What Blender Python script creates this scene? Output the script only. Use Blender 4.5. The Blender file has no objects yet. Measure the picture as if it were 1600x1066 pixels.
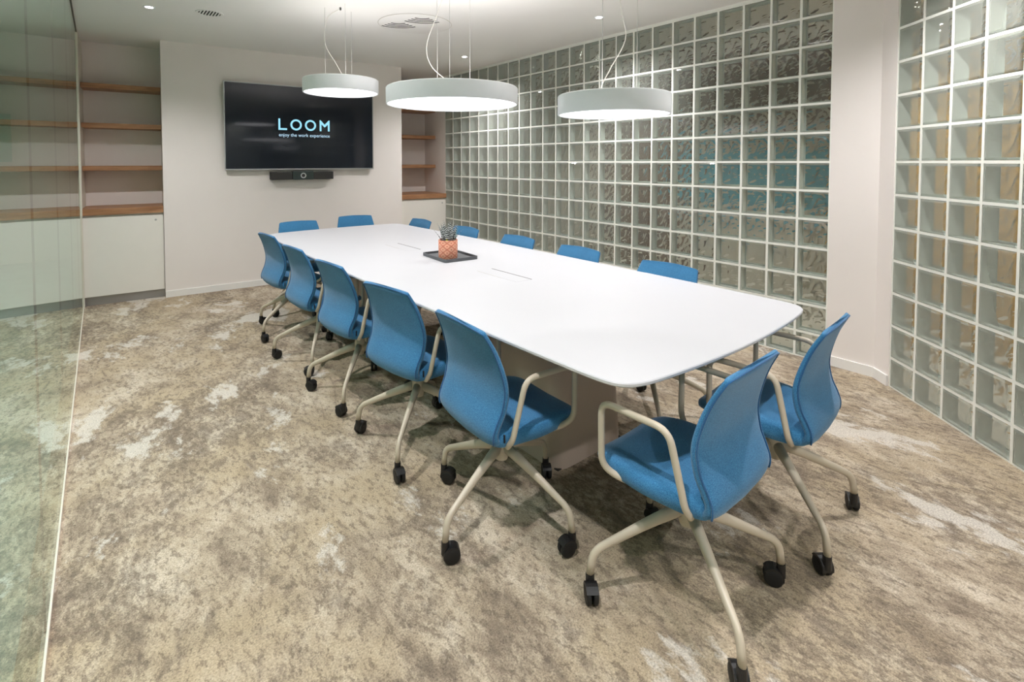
import bpy, bmesh, math, random
from math import sin, cos, pi, radians, sqrt, atan2
from mathutils import Vector, Matrix

random.seed(7)
scn = bpy.context.scene
COL = scn.collection

# ------------------------------------------------------------------ camera
W_PX, H_PX = 1600.0, 1066.0
F_PX, CX, CY = 785.0, 768.0, 280.4
CAM_H, PITCH, YAW = 1.38, 0.03465, 0.66193
cam = bpy.data.cameras.new('camera')
cam.sensor_fit = 'HORIZONTAL'
cam.sensor_width = 36.0
cam.lens = F_PX / W_PX * 36.0
cam.shift_x = (W_PX / 2 - CX) / W_PX
cam.shift_y = (CY - H_PX / 2) / W_PX
cam.clip_start = 0.02
cam_o = bpy.data.objects.new('camera', cam)
COL.objects.link(cam_o)
cam_o.location = (0, 0, CAM_H)
cam_o.rotation_euler = (pi / 2 - PITCH, 0, -YAW)
scn.camera = cam_o

# ------------------------------------------------------------------ world, exposure, light levels
world = bpy.data.worlds.new('world')
scn.world = world
world.use_nodes = True
world.node_tree.nodes['Background'].inputs[0].default_value = (0.9, 0.95, 1.0, 1)
world.node_tree.nodes['Background'].inputs[1].default_value = 0.3
scn.view_settings.view_transform = 'Standard'
scn.view_settings.look = 'None'
scn.view_settings.gamma = 1.0
scn.view_settings.use_curve_mapping = False
scn.view_settings.exposure = 1.0
LAMP_STRENGTH = 2.0        # pendant diffusers
ADDED_UPLIGHT_STRENGTH = 4.2     # upward glow added on the unseen lamp tops to lift the ceiling
SPOT_WATTS = 66.0          # recessed downlights
CORRIDOR_WATTS = 92.0     # unseen downlights added to brighten the corridors
cy = scn.cycles
cy.use_denoising = True
cy.use_adaptive_sampling = True
cy.adaptive_threshold = 0.02
cy.use_light_tree = False
cy.max_bounces = 9
cy.diffuse_bounces = 6
cy.glossy_bounces = 4
cy.transmission_bounces = 8
cy.transparent_max_bounces = 10
cy.caustics_reflective = False
cy.caustics_refractive = True
cy.sample_clamp_indirect = 6.0


# ------------------------------------------------------------------ colour and node helpers
def lin(c):
    c = c / 255.0
    return c / 12.92 if c <= 0.04045 else ((c + 0.055) / 1.055) ** 2.4


def rgb(r, g, b):
    return (lin(r), lin(g), lin(b), 1.0)


class NT:
    def __init__(self, name):
        self.m = bpy.data.materials.new(name)
        self.m.use_nodes = True
        self.t = self.m.node_tree
        self.t.nodes.clear()
        self.out = self.t.nodes.new('ShaderNodeOutputMaterial')

    def n(self, typ, **kw):
        nd = self.t.nodes.new(typ)
        for k, v in kw.items():
            setattr(nd, k, v)
        return nd

    def put(self, sock, v):
        if v is None:
            return
        if isinstance(v, bpy.types.NodeSocket):
            self.t.links.new(v, sock)
        else:
            sock.default_value = v

    def math(self, op, a, b=None, c=None, clamp=False):
        nd = self.n('ShaderNodeMath', operation=op)
        nd.use_clamp = clamp
        self.put(nd.inputs[0], a)
        if b is not None:
            self.put(nd.inputs[1], b)
        if c is not None:
            self.put(nd.inputs[2], c)
        return nd.outputs[0]

    def coord(self, kind='Object'):
        return self.n('ShaderNodeTexCoord').outputs[kind]

    def mapping(self, vec, loc=(0, 0, 0), rot=(0, 0, 0), scale=(1, 1, 1)):
        nd = self.n('ShaderNodeMapping')
        self.put(nd.inputs[0], vec)
        nd.inputs[1].default_value = loc
        nd.inputs[2].default_value = rot
        nd.inputs[3].default_value = scale
        return nd.outputs[0]

    def noise(self, vec, scale, detail=2, rough=0.5, dist=0.0):
        nd = self.n('ShaderNodeTexNoise')
        self.put(nd.inputs['Vector'], vec)
        nd.inputs['Scale'].default_value = scale
        nd.inputs['Detail'].default_value = detail
        nd.inputs['Roughness'].default_value = rough
        nd.inputs['Distortion'].default_value = dist
        return nd.outputs[0]

    def ramp(self, fac, stops, interp='LINEAR'):
        nd = self.n('ShaderNodeValToRGB')
        nd.color_ramp.interpolation = interp
        el = nd.color_ramp.elements
        while len(el) < len(stops):
            el.new(0.5)
        for e, (p, c) in zip(el, stops):
            e.position = p
            e.color = c if len(c) == 4 else (*c, 1)
        self.put(nd.inputs[0], fac)
        return nd.outputs[0]

    def mix(self, fac, a, b, mode='MIX'):
        nd = self.n('ShaderNodeMix', data_type='RGBA', blend_type=mode)
        self.put(nd.inputs[0], fac)
        self.put(nd.inputs[6], a)
        self.put(nd.inputs[7], b)
        return nd.outputs[2]

    def bump(self, height, strength=0.3, dist=0.01):
        nd = self.n('ShaderNodeBump')
        nd.inputs['Strength'].default_value = strength
        nd.inputs['Distance'].default_value = dist
        self.put(nd.inputs['Height'], height)
        return nd.outputs[0]

    def pbr(self, color, rough=0.5, metal=0.0, spec=0.5, normal=None, emit=None, es=0.0, sheen=0.0, coat=0.0):
        nd = self.n('ShaderNodeBsdfPrincipled')
        self.put(nd.inputs['Base Color'], color)
        self.put(nd.inputs['Roughness'], rough)
        self.put(nd.inputs['Metallic'], metal)
        nd.inputs['Specular IOR Level'].default_value = spec
        if normal is not None:
            self.put(nd.inputs['Normal'], normal)
        if emit is not None:
            self.put(nd.inputs['Emission Color'], emit)
            nd.inputs['Emission Strength'].default_value = es
        if sheen:
            nd.inputs['Sheen Weight'].default_value = sheen
        if coat:
            nd.inputs['Coat Weight'].default_value = coat
        return nd.outputs[0]

    def done(self, shader):
        self.t.links.new(shader, self.out.inputs[0])
        return self.m


def grey(v):
    return (v, v, v, 1)


def m_plain(name, col, rough=0.5, metal=0.0, spec=0.5, mottle=0.04, mscale=6.0, bump=0.0, bscale=300.0):
    t = NT(name)
    co = t.coord()
    f = t.ramp(t.noise(co, mscale, 4, 0.6), [(0.3, grey(1 - mottle)), (0.7, grey(1 + 0.0))])
    c = t.mix(1.0, col, f, 'MULTIPLY')
    nrm = t.bump(t.noise(co, bscale, 2), bump, 0.002) if bump else None
    return t.done(t.pbr(c, rough, metal, spec, nrm))


def m_emit(name, col, s, sampled=False):
    t = NT(name)
    e = t.n('ShaderNodeEmission')
    e.inputs[0].default_value = col
    e.inputs[1].default_value = s
    if not sampled:
        t.m.cycles.emission_sampling = 'NONE'
    return t.done(e.outputs[0])


def m_carpet():
    t = NT('carpet')
    co = t.coord()
    st = t.mapping(co, rot=(0, 0, radians(58)), scale=(1.0, 0.55, 1.0))
    st2 = t.mapping(co, loc=(3.1, 1.7, 0), rot=(0, 0, radians(-28)), scale=(1.0, 0.62, 1.0))
    base = t.ramp(t.noise(st, 5.0, 10, 0.74, 0.15),
                  [(0.39, rgb(138, 124, 108)), (0.5, rgb(178, 163, 142)), (0.61, rgb(199, 186, 167))])
    # warm sandy areas
    warm = t.ramp(t.noise(t.mapping(co, loc=(1.3, 5.2, 0)), 1.3, 6, 0.62), [(0.45, grey(0)), (0.6, grey(0.75))])
    c = t.mix(warm, base, rgb(176, 159, 132))
    # ragged dark blotches gathered in areas
    zone = t.ramp(t.noise(t.mapping(co, loc=(-2.0, 0.6, 0), rot=(0, 0, radians(40)), scale=(1, .6, 1)), 1.5, 4, 0.6), [(0.42, grey(-0.0)), (0.60, grey(1))])
    n2 = t.noise(st2, 13.0, 14, 0.82, 0.2)
    dk = t.ramp(t.math('ADD', n2, t.math('MULTIPLY', zone, 0.10)), [(0.55, grey(0)), (0.62, grey(0.52))])
    c = t.mix(dk, c, rgb(110, 99, 88))
    sp = t.ramp(t.math('ADD', t.noise(st, 46, 6, 0.7), t.math('MULTIPLY', zone, 0.05)), [(0.535, grey(0)), (0.61, grey(0.58))])
    c = t.mix(sp, c, rgb(106, 94, 82))
    # worn pale areas
    pale = t.ramp(t.noise(t.mapping(co, loc=(7.3, -2.2, 0), rot=(0, 0, radians(40)), scale=(1, .6, 1)), 2.0, 14, 0.70, 0.2),
                  [(0.565, grey(0)), (0.60, grey(0.8))])
    c = t.mix(pale, c, rgb(208, 201, 190))
    # straight scuffed lines in the pattern
    v = t.n('ShaderNodeTexVoronoi', feature='DISTANCE_TO_EDGE')
    t.put(v.inputs['Vector'], t.mapping(co, rot=(0, 0, radians(28)), scale=(1.0, 0.45, 1)))
    v.inputs['Scale'].default_value = 2.6
    ln = t.ramp(v.outputs[0], [(0.0, grey(1)), (0.02, grey(0))])
    lnm = t.math('MULTIPLY', ln, t.ramp(t.noise(co, 7, 6, .75), [(0.47, grey(0)), (0.56, grey(0.7))]))
    c = t.mix(lnm, c, rgb(122, 110, 97))
    gr = t.ramp(t.noise(co, 170, 3, 0.8), [(0.32, grey(0.55)), (0.5, grey(0.98)), (0.70, grey(1.3))])
    c = t.mix(1.0, c, gr, 'MULTIPLY')
    nrm = t.bump(t.noise(co, 230, 2, 0.6), 0.5, 0.004)
    return t.done(t.pbr(c, 0.95, 0, 0.15, nrm))


def m_fabric(name, c_lo, c_hi):
    t = NT(name)
    co = t.coord()
    f = t.noise(co, 420, 3, 0.7)
    c = t.ramp(f, [(0.34, c_lo), (0.66, c_hi)])
    big = t.ramp(t.noise(co, 9, 3), [(0.3, grey(0.93)), (0.7, grey(1.05))])
    c = t.mix(1.0, c, big, 'MULTIPLY')
    nrm = t.bump(f, 0.35, 0.002)
    return t.done(t.pbr(c, 0.9, 0, 0.2, nrm, sheen=0.25))


def m_wood():
    t = NT('oak_wood')
    co = t.coord()
    g = t.mapping(co, scale=(1.2, 9, 9))
    f = t.noise(g, 4.0, 6, 0.6, 0.6)
    c = t.ramp(f, [(0.3, rgb(134, 94, 64)), (0.55, rgb(166, 121, 86)), (0.75, rgb(180, 139, 102))])
    return t.done(t.pbr(c, 0.45, 0, 0.4, t.bump(f, 0.08, 0.002)))


def m_pane():
    t = NT('partition_glass')
    fr = t.n('ShaderNodeFresnel')
    fr.inputs[0].default_value = 1.5
    r = fr.outputs[0]
    tot = t.math('DIVIDE', t.math('MULTIPLY', r, 2.0), t.math('ADD', r, 1.0))
    geo = t.n('ShaderNodeNewGeometry')
    fac = t.math('MULTIPLY', tot, t.math('SUBTRACT', 1.0, geo.outputs['Backfacing']))
    tr = t.n('ShaderNodeBsdfTransparent')
    tr.inputs[0].default_value = (0.80, 0.93, 0.87, 1)
    gl = t.n('ShaderNodeBsdfGlossy')
    gl.inputs['Roughness'].default_value = 0.0
    gl.inputs[0].default_value = (0.93, 0.99, 0.96, 1)
    mx = t.n('ShaderNodeMixShader')
    t.put(mx.inputs[0], fac)
    t.put(mx.inputs[1], tr.outputs[0])
    t.put(mx.inputs[2], gl.outputs[0])
    return t.done(mx.outputs[0])


def m_block_front():
    t = NT('glass_block_front')
    co = t.coord()
    fr = t.n('ShaderNodeFresnel')
    fr.inputs[0].default_value = 1.45
    nrm = t.bump(t.noise(co, 16, 2, 0.4), 0.12, 0.01)
    t.put(fr.inputs[1], nrm)
    geo = t.n('ShaderNodeNewGeometry')
    fac = t.math('MULTIPLY', fr.outputs[0], t.math('SUBTRACT', 1.0, geo.outputs['Backfacing']))
    tr = t.n('ShaderNodeBsdfTransparent')
    tr.inputs[0].default_value = (0.86, 0.90, 0.87, 1)
    gl = t.n('ShaderNodeBsdfGlossy')
    gl.inputs['Roughness'].default_value = 0.03
    t.put(gl.inputs['Normal'], nrm)
    lw = t.n('ShaderNodeLayerWeight')
    lw.inputs[0].default_value = 0.5
    refl_grey = t.math('MULTIPLY', t.math('ADD', 0.10, t.math('MULTIPLY', lw.outputs['Facing'], 1.05)), t.math('SUBTRACT', 1.0, geo.outputs['Backfacing']))
    df = t.n('ShaderNodeBsdfDiffuse')
    df.inputs[0].default_value = rgb(158, 161, 152)  # flat grey put in for reflections inside the block
    m1 = t.n('ShaderNodeMixShader')
    t.put(m1.inputs[0], refl_grey)
    t.put(m1.inputs[1], tr.outputs[0])
    t.put(m1.inputs[2], df.outputs[0])
    mx = t.n('ShaderNodeMixShader')
    t.put(mx.inputs[0], fac)
    t.put(mx.inputs[1], m1.outputs[0])
    t.put(mx.inputs[2], gl.outputs[0])
    return t.done(mx.outputs[0])


def m_block_back():
    t = NT('glass_block_wave')
    co = t.coord()
    v = t.n('ShaderNodeTexVoronoi', feature='SMOOTH_F1')
    t.put(v.inputs['Vector'], t.mapping(co, rot=(0, radians(35), 0), scale=(1.0, 1.0, 0.45)))
    v.inputs['Scale'].default_value = 12
    nz = t.noise(co, 10, 1.5, 0.42, 1.8)
    h = t.math('ADD', t.math('MULTIPLY', v.outputs[0], 0.7), nz)
    nrm = t.bump(h, 1.0, 0.055)
    rf = t.n('ShaderNodeBsdfRefraction')
    rf.inputs['Color'].default_value = (0.82, 0.87, 0.83, 1)
    rf.inputs['Roughness'].default_value = 0.0
    rf.inputs['IOR'].default_value = 1.36
    t.put(rf.inputs['Normal'], nrm)
    gl = t.n('ShaderNodeBsdfGlossy')
    gl.inputs['Roughness'].default_value = 0.05
    t.put(gl.inputs['Normal'], nrm)
    fr = t.n('ShaderNodeFresnel')
    fr.inputs[0].default_value = 1.4
    t.put(fr.inputs[1], nrm)
    mx = t.n('ShaderNodeMixShader')
    t.put(mx.inputs[0], t.math('MULTIPLY', fr.outputs[0], 0.8))
    t.put(mx.inputs[1], rf.outputs[0])
    t.put(mx.inputs[2], gl.outputs[0])
    return t.done(mx.outputs[0])


def m_pot():
    t = NT('coral_pot')
    sep = t.n('ShaderNodeSeparateXYZ')
    t.put(sep.inputs[0], t.coord())
    ang = t.math('ARCTAN2', sep.outputs[1], sep.outputs[0])
    u = t.math('MULTIPLY', ang, 7.0 / (2 * pi))
    v = t.math('MULTIPLY', sep.outputs[2], 1.0 / 0.042)
    fa = t.math('ABSOLUTE', t.math('SUBTRACT', t.math('FRACT', t.math('ADD', t.math('ADD', u, v), 40.0)), 0.5))
    fb = t.math('ABSOLUTE', t.math('SUBTRACT', t.math('FRACT', t.math('ADD', t.math('SUBTRACT', u, v), 40.0)), 0.5))
    m = t.math('MAXIMUM', fa, fb)
    c = t.ramp(m, [(0.0, rgb(196, 92, 66)), (0.11, rgb(246, 190, 160)), (0.30, rgb(232, 140, 108)), (0.36, rgb(248, 196, 168)), (0.43, rgb(204, 98, 70))], 'CONSTANT')
    nz = t.ramp(t.noise(t.coord(), 40, 3), [(0.3, grey(0.85)), (0.7, grey(1.05))])
    c = t.mix(1.0, c, nz, 'MULTIPLY')
    return t.done(t.pbr(c, 0.5, 0, 0.4))


def m_leaf(name, dark, light, bands=True):
    t = NT(name)
    w = t.n('ShaderNodeTexWave', wave_type='BANDS', bands_direction='Z')
    t.put(w.inputs[0], t.coord())
    w.inputs['Scale'].default_value = 24
    w.inputs['Distortion'].default_value = 3.0
    w.inputs['Detail'].default_value = 1
    w.inputs['Detail Scale'].default_value = 3
    c = t.ramp(w.outputs[1], [(0.55, dark), (0.75, light)]) if bands else dark
    return t.done(t.pbr(c, 0.55, 0, 0.4))


M = {}
M['carpet'] = m_carpet()
M['corridor_floor'] = m_plain('corridor_carpet', rgb(176, 190, 184), 0.95, spec=0.1, mottle=0.25, mscale=5)
M['wall'] = m_plain('warm_white_plaster', rgb(236, 229, 224), 0.85, spec=0.2, mottle=0.035, mscale=1.6, bump=0.05, bscale=60)
M['ceiling'] = m_plain('ceiling_plaster', rgb(241, 239, 236), 0.9, spec=0.2, mottle=0.03, mscale=0.9)
M['trim'] = m_plain('white_baseboard_paint', rgb(238, 236, 232), 0.5)
M['mortar'] = m_plain('white_grout', rgb(240, 240, 232), 0.8, spec=0.2)
M['cabinet'] = m_plain('cabinet_laminate', rgb(234, 230, 222), 0.5, spec=0.3, mottle=0.02)
M['plinth'] = m_plain('grey_plinth', rgb(176, 174, 174), 0.35, metal=0.4)
M['gap'] = m_plain('dark_foot', rgb(60, 56, 50), 0.9)  # dark tone of the table's foot plates
M['wood'] = m_wood()
M['pane'] = m_pane()
_t = NT('clear_glass_edge')
M['pane_edge'] = _t.done(_t.n('ShaderNodeBsdfTransparent').outputs[0])
M['seal'] = m_plain('glass_joint_seal', rgb(92, 98, 92), 0.4)
M['channel'] = m_plain('cream_metal_channel', rgb(220, 212, 198), 0.4)
M['track'] = m_plain('dark_ceiling_track', rgb(96, 92, 84), 0.5)
M['bfront'] = m_block_front()
M['bback'] = m_block_back()
M['bside'] = m_plain('block_edge_coat', rgb(206, 209, 203), 0.6, spec=0.4, mottle=0.08, mscale=8)
M['blue'] = m_fabric('blue_wool', rgb(30, 90, 134), rgb(76, 142, 186))
M['blue_dark'] = m_fabric('blue_piping', rgb(30, 78, 122), rgb(48, 104, 150))
M['frame'] = m_plain('beige_powder_coat', rgb(200, 188, 168), 0.35, spec=0.5)
M['black'] = m_plain('black_plastic', rgb(28, 27, 27), 0.45)
M['black2'] = m_plain('black_rubber', rgb(18, 18, 18), 0.6)
M['table'] = m_plain('white_table_laminate', rgb(197, 197, 200), 0.42, spec=0.35, mottle=0.01)
M['table_edge'] = m_plain('white_table_edge', rgb(206, 204, 204), 0.5)
M['pedestal'] = m_plain('taupe_pedestal', rgb(196, 178, 163), 0.6, mottle=0.05, mscale=200)
M['slit'] = m_plain('dark_slit', rgb(70, 66, 60), 0.8)
M['faint'] = m_plain('pale_seam', rgb(196, 190, 180), 0.8)
M['lamp'] = m_plain('white_lamp_shade', rgb(246, 249, 252), 0.45, spec=0.4)
M['diffuser'] = m_emit('lamp_diffuser', (1.0, 0.985, 1.0, 1), LAMP_STRENGTH, True)
M['added_uplight'] = m_emit('added_lamp_uplight', (1.0, 0.965, 0.96, 1), ADDED_UPLIGHT_STRENGTH, True)
M['added_uplight_dim'] = m_emit('added_lamp_uplight_dim', (1.0, 0.965, 0.96, 1), ADDED_UPLIGHT_STRENGTH * 0.7, True)
M['spot'] = m_emit('downlight_lens', (1.0, 0.96, 0.9, 1), 14.0)
M['cable'] = m_plain('steel_cable', rgb(186, 184, 180), 0.4, metal=0.2)
M['cord'] = m_plain('white_cord', rgb(224, 220, 212), 0.5)
M['vent_dark'] = m_plain('vent_dark', rgb(38, 36, 32), 0.9)
M['tvframe'] = m_plain('silver_tv_frame', rgb(176, 178, 178), 0.35, metal=0.7)
M['tvback'] = m_plain('tv_back', rgb(30, 30, 32), 0.5)
M['screen'] = m_plain('black_tv_screen', rgb(24, 31, 42), 0.07, spec=0.45, mottle=0.1)
M['logo'] = m_emit('logo_glow', (0.36, 0.80, 1.0, 1), 0.52)
M['tag'] = m_emit('tagline_glow', (0.55, 0.80, 1.0, 1), 0.48)
M['bar'] = m_plain('charcoal_mesh', rgb(52, 50, 48), 0.7)
M['bar2'] = m_plain('dark_glass_camera', rgb(58, 68, 66), 0.15)
M['ring'] = m_plain('silver_ring', rgb(200, 204, 204), 0.3, metal=0.6)
M['tray'] = m_plain('dark_grey_tray', rgb(92, 94, 97), 0.5)
M['pot'] = m_pot()
M['soil'] = m_plain('soil', rgb(40, 34, 28), 0.95)
M['leaf'] = m_leaf('striped_leaf', rgb(46, 54, 50), rgb(210, 214, 212))
M['leaf_y'] = m_leaf('yellow_leaf', rgb(206, 214, 96), rgb(220, 226, 130), False)
M['leaf_g'] = m_leaf('green_leaf', rgb(120, 160, 138), rgb(120, 160, 138), False)
M['tan'] = m_plain('tan_corridor_wall', rgb(196, 186, 172), 0.85, mottle=0.08, mscale=1.2)
M['brown'] = m_plain('brown_timber_panel', rgb(104, 76, 56), 0.6, mottle=0.2, mscale=3)
M['teal'] = m_plain('teal_panel', rgb(84, 158, 178), 0.35, mottle=0.2, mscale=3)
M['tealg'] = m_plain('pale_teal_board', rgb(110, 190, 170), 0.5)
M['gold'] = m_plain('golden_panel', rgb(196, 152, 84), 0.4, mottle=0.3, mscale=4)


# ------------------------------------------------------------------ mesh helpers
def link(o, parent=None):
    COL.objects.link(o)
    if parent is not None:
        o.parent = parent
    return o


def mesh_obj(name, verts, faces, mat, parent=None, smooth=False, loc=None, rotz=None, mats=None, fmat=None):
    me = bpy.data.meshes.new(name)
    me.from_pydata([tuple(v) for v in verts], [], faces)
    me.update()
    for m in (mats or [mat]):
        me.materials.append(m)
    if fmat:
        me.polygons.foreach_set('material_index', fmat)
    if smooth:
        me.polygons.foreach_set('use_smooth', [True] * len(me.polygons))
    o = bpy.data.objects.new(name, me)
    if loc is not None:
        o.location = loc
    if rotz is not None:
        o.rotation_euler = (0, 0, rotz)
    return link(o, parent)


def tagp(o, label=None, cat=None, group=None, kind=None):
    if label:
        o['label'] = label
    if cat:
        o['category'] = cat
    if group:
        o['group'] = group
    if kind:
        o['kind'] = kind
    return o


def empty(name, loc=(0, 0, 0), rotz=0.0, label=None, cat=None, group=None, kind=None):
    o = bpy.data.objects.new(name, None)
    o.empty_display_size = 0.1
    o.location = loc
    o.rotation_euler = (0, 0, rotz)
    link(o)
    return tagp(o, label, cat, group, kind)


def box_geo(x0, x1, y0, y1, z0, z1):
    v = [(x0, y0, z0), (x1, y0, z0), (x1, y1, z0), (x0, y1, z0), (x0, y0, z1), (x1, y0, z1), (x1, y1, z1), (x0, y1, z1)]
    f = [(0, 3, 2, 1), (4, 5, 6, 7), (0, 1, 5, 4), (1, 2, 6, 5), (2, 3, 7, 6), (3, 0, 4, 7)]
    return v, f


def box(name, x0, x1, y0, y1, z0, z1, mat, parent=None, loc=None, rotz=None, bevel=0.0, seg=2):
    if bevel <= 0:
        v, f = box_geo(x0, x1, y0, y1, z0, z1)
        return mesh_obj(name, v, f, mat, parent, False, loc, rotz)
    bm = bmesh.new()
    v, f = box_geo(x0, x1, y0, y1, z0, z1)
    vs = [bm.verts.new(p) for p in v]
    for q in f:
        bm.faces.new([vs[i] for i in q])
    bmesh.ops.bevel(bm, geom=bm.edges[:], offset=bevel, segments=seg, affect='EDGES', profile=0.6)
    return bm_obj(name, bm, mat, parent, loc, rotz)


def bm_obj(name, bm, mat, parent=None, loc=None, rotz=None, smooth=False):
    bmesh.ops.recalc_face_normals(bm, faces=bm.faces[:])
    me = bpy.data.meshes.new(name)
    bm.to_mesh(me)
    bm.free()
    me.materials.append(mat)
    if smooth:
        me.polygons.foreach_set('use_smooth', [True] * len(me.polygons))
    o = bpy.data.objects.new(name, me)
    if loc is not None:
        o.location = loc
    if rotz is not None:
        o.rotation_euler = (0, 0, rotz)
    return link(o, parent)


def prism(name, pts, z0, z1, mat, parent=None, loc=None, rotz=None, bevel=0.0, seg=3, smooth=False):
    """A plan outline extruded upward."""
    bm = bmesh.new()
    b = [bm.verts.new((x, y, z0)) for x, y in pts]
    t = [bm.verts.new((x, y, z1)) for x, y in pts]
    n = len(pts)
    bm.faces.new(b[::-1])
    bm.faces.new(t)
    for i in range(n):
        bm.faces.new((b[i], b[(i + 1) % n], t[(i + 1) % n], t[i]))
    if bevel:
        ed = [e for e in bm.edges if abs(e.verts[0].co.z - e.verts[1].co.z) < 1e-6]
        bmesh.ops.bevel(bm, geom=ed, offset=bevel, segments=seg, affect='EDGES', profile=0.5)
    return bm_obj(name, bm, mat, parent, loc, rotz, smooth)


def loft(rings, closed_ends=True):
    n = len(rings[0])
    v = [p for r in rings for p in r]
    f = []
    for i in range(len(rings) - 1):
        for j in range(n):
            a, b = i * n + j, i * n + (j + 1) % n
            f.append((a, b, b + n, a + n))
    if closed_ends:
        f.append(tuple(range(n - 1, -1, -1)))
        f.append(tuple((len(rings) - 1) * n + j for j in range(n)))
    return v, f


def fix_normals(o):
    bm = bmesh.new()
    bm.from_mesh(o.data)
    bmesh.ops.recalc_face_normals(bm, faces=bm.faces[:])
    bm.to_mesh(o.data)
    bm.free()
    return o


def fillet(pts, r, n=6):
    """Round the inner corners of a polyline."""
    pts = [Vector(p) for p in pts]
    out = [pts[0]]
    for i in range(1, len(pts) - 1):
        a, b, c = pts[i - 1], pts[i], pts[i + 1]
        d1, d2 = (a - b), (c - b)
        k = min(r, d1.length * 0.49, d2.length * 0.49)
        p, q = b + d1.normalized() * k, b + d2.normalized() * k
        for j in range(n + 1):
            t = j / n
            out.append(p * (1 - t) ** 2 + b * 2 * t * (1 - t) + q * t * t)
    out.append(pts[-1])
    return out


def tube_geo(pts, rad, sides=10, flat=None):
    """Tube along points; rad is a number or one per point; flat = (w, h) factors."""
    pts = [Vector(p) for p in pts]
    rads = rad if isinstance(rad, (list, tuple)) else [rad] * len(pts)
    rings = []
    up = None
    for i, p in enumerate(pts):
        tg = (pts[min(i + 1, len(pts) - 1)] - pts[max(i - 1, 0)])
        if tg.length < 1e-9:
            tg = Vector((0, 0, 1))
        tg.normalize()
        if up is None:
            up = Vector((0, 0, 1)) if abs(tg.z) < 0.9 else Vector((0, 1, 0))
        side = tg.cross(up)
        if side.length < 1e-6:
            side = tg.cross(Vector((1, 0, 0)))
        side.normalize()
        up = side.cross(tg).normalized()
        r = rads[i]
        fw, fh = flat if flat else (1, 1)
        rings.append([p + side * (cos(2 * pi * k / sides) * r * fw) + up * (sin(2 * pi * k / sides) * r * fh) for k in range(sides)])
    return loft(rings)


def tube(name, pts, rad, mat, parent=None, sides=10, flat=None, loc=None, rotz=None):
    v, f = tube_geo(pts, rad, sides, flat)
    return fix_normals(mesh_obj(name, v, f, mat, parent, True, loc, rotz))


def lathe(name, prof, mat, parent=None, n=48, loc=None, smooth=False, close=True, ring=False):
    """Profile of (r, z) revolved about z."""
    if ring:                       # an annulus: the profile closes on itself
        prof, close = list(prof) + [prof[0]], False
    rings = [[(max(r, 1e-4) * cos(2 * pi * k / n), max(r, 1e-4) * sin(2 * pi * k / n), z) for k in range(n)] for r, z in prof]
    v, f = loft(rings, close)
    o = fix_normals(mesh_obj(name, v, f, mat, parent, False, loc))
    if smooth:
        for p in o.data.polygons:
            p.use_smooth = len(p.vertices) == 4
        try:
            o.data.set_sharp_from_angle(angle=radians(40))
        except Exception:
            pass
    return o


def interp(tab, t):
    """Piecewise smooth table lookup."""
    if t <= tab[0][0]:
        return tab[0][1]
    for (a, va), (b, vb) in zip(tab, tab[1:]):
        if t <= b:
            k = (t - a) / (b - a)
            return va + (vb - va) * k
    return tab[-1][1]


def catmull(pts, n):
    pts = [Vector(p) for p in pts]
    out = []
    m = len(pts) - 1
    for i in range(n):
        s = i / (n - 1) * m
        k = min(int(s), m - 1)
        t = s - k
        p0, p1, p2, p3 = pts[max(k - 1, 0)], pts[k], pts[k + 1], pts[min(k + 2, m)]
        out.append(0.5 * ((2 * p1) + (p2 - p0) * t + (2 * p0 - 5 * p1 + 4 * p2 - p3) * t * t + (3 * p1 - p0 - 3 * p2 + p3) * t ** 3))
    return out


# ------------------------------------------------------------------ the setting
CEIL = 2.60
XG = -0.153                       # glass partition plane
XA = 3.89                         # glass block wall plane
AB = radians(-3.8)                # the back wall is a little out of square
OB = (0.5, 6.04)                  # its left corner


def back(lx, ly):                 # point on back-wall axes -> world
    return (OB[0] + lx * cos(AB) - ly * sin(AB), OB[1] + lx * sin(AB) + ly * cos(AB))


UB = Vector((-0.684, -0.73)).normalized()
PB = Vector((3.89, 0.999))        # where the block wall turns
BEND = 0.132                      # plain pier before the blocks of the angled wall

room = [(XG - 0.06, -2.2), (0.95, -2.2), (3.98, 1.02), (3.98, 7.2), (XG - 0.06, 7.2)]
tagp(prism('floor', room, -0.05, 0.0, M['carpet']), kind='structure')
tagp(box('floor_corridor_left', -2.6, XG - 0.06, -2.2, 9.4, -0.05, 0.0, M['corridor_floor']), kind='structure')
tagp(prism('floor_corridor_right', [(0.95, -2.2), (1.2, -4.4), (6.2, -4.4), (6.2, 7.2), (3.98, 7.2), (3.98, 1.02)], -0.05, 0.0, M['tan']), kind='structure')
tagp(box('ceiling', -2.6, 6.2, -4.4, 9.4, CEIL, CEIL + 0.05, M['ceiling']), kind='structure')

# back wall with the television, niches on either side
bx_ = dict(loc=(OB[0], OB[1], 0), rotz=AB)
wb = tagp(box('wall_back', 0.0, 2.60, 0.0, 0.92, 0, CEIL, M['wall'], **bx_), kind='structure')
tagp(box('wall_niche_left', -0.70, -0.001, 0.50, 0.60, 0, CEIL, M['wall'], **bx_), kind='structure')
tagp(box('wall_niche_right', 2.601, 3.46, 0.90, 1.0, 0, CEIL, M['wall'], **bx_), kind='structure')
tagp(box('wall_niche_side', 3.384, 3.46, 0.25, 0.90, 0, CEIL, M['wall'], **bx_), kind='structure')
tagp(box('trim_1', -0.655 - 0.032, -0.655, -0.01, 0.498, 0, CEIL, M['channel'], **bx_), kind='structure')
tagp(box('baseboard_back', 0.002, 2.598, -0.012, -0.0005, 0.0, 0.065, M['trim'], **bx_), kind='structure')

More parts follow.
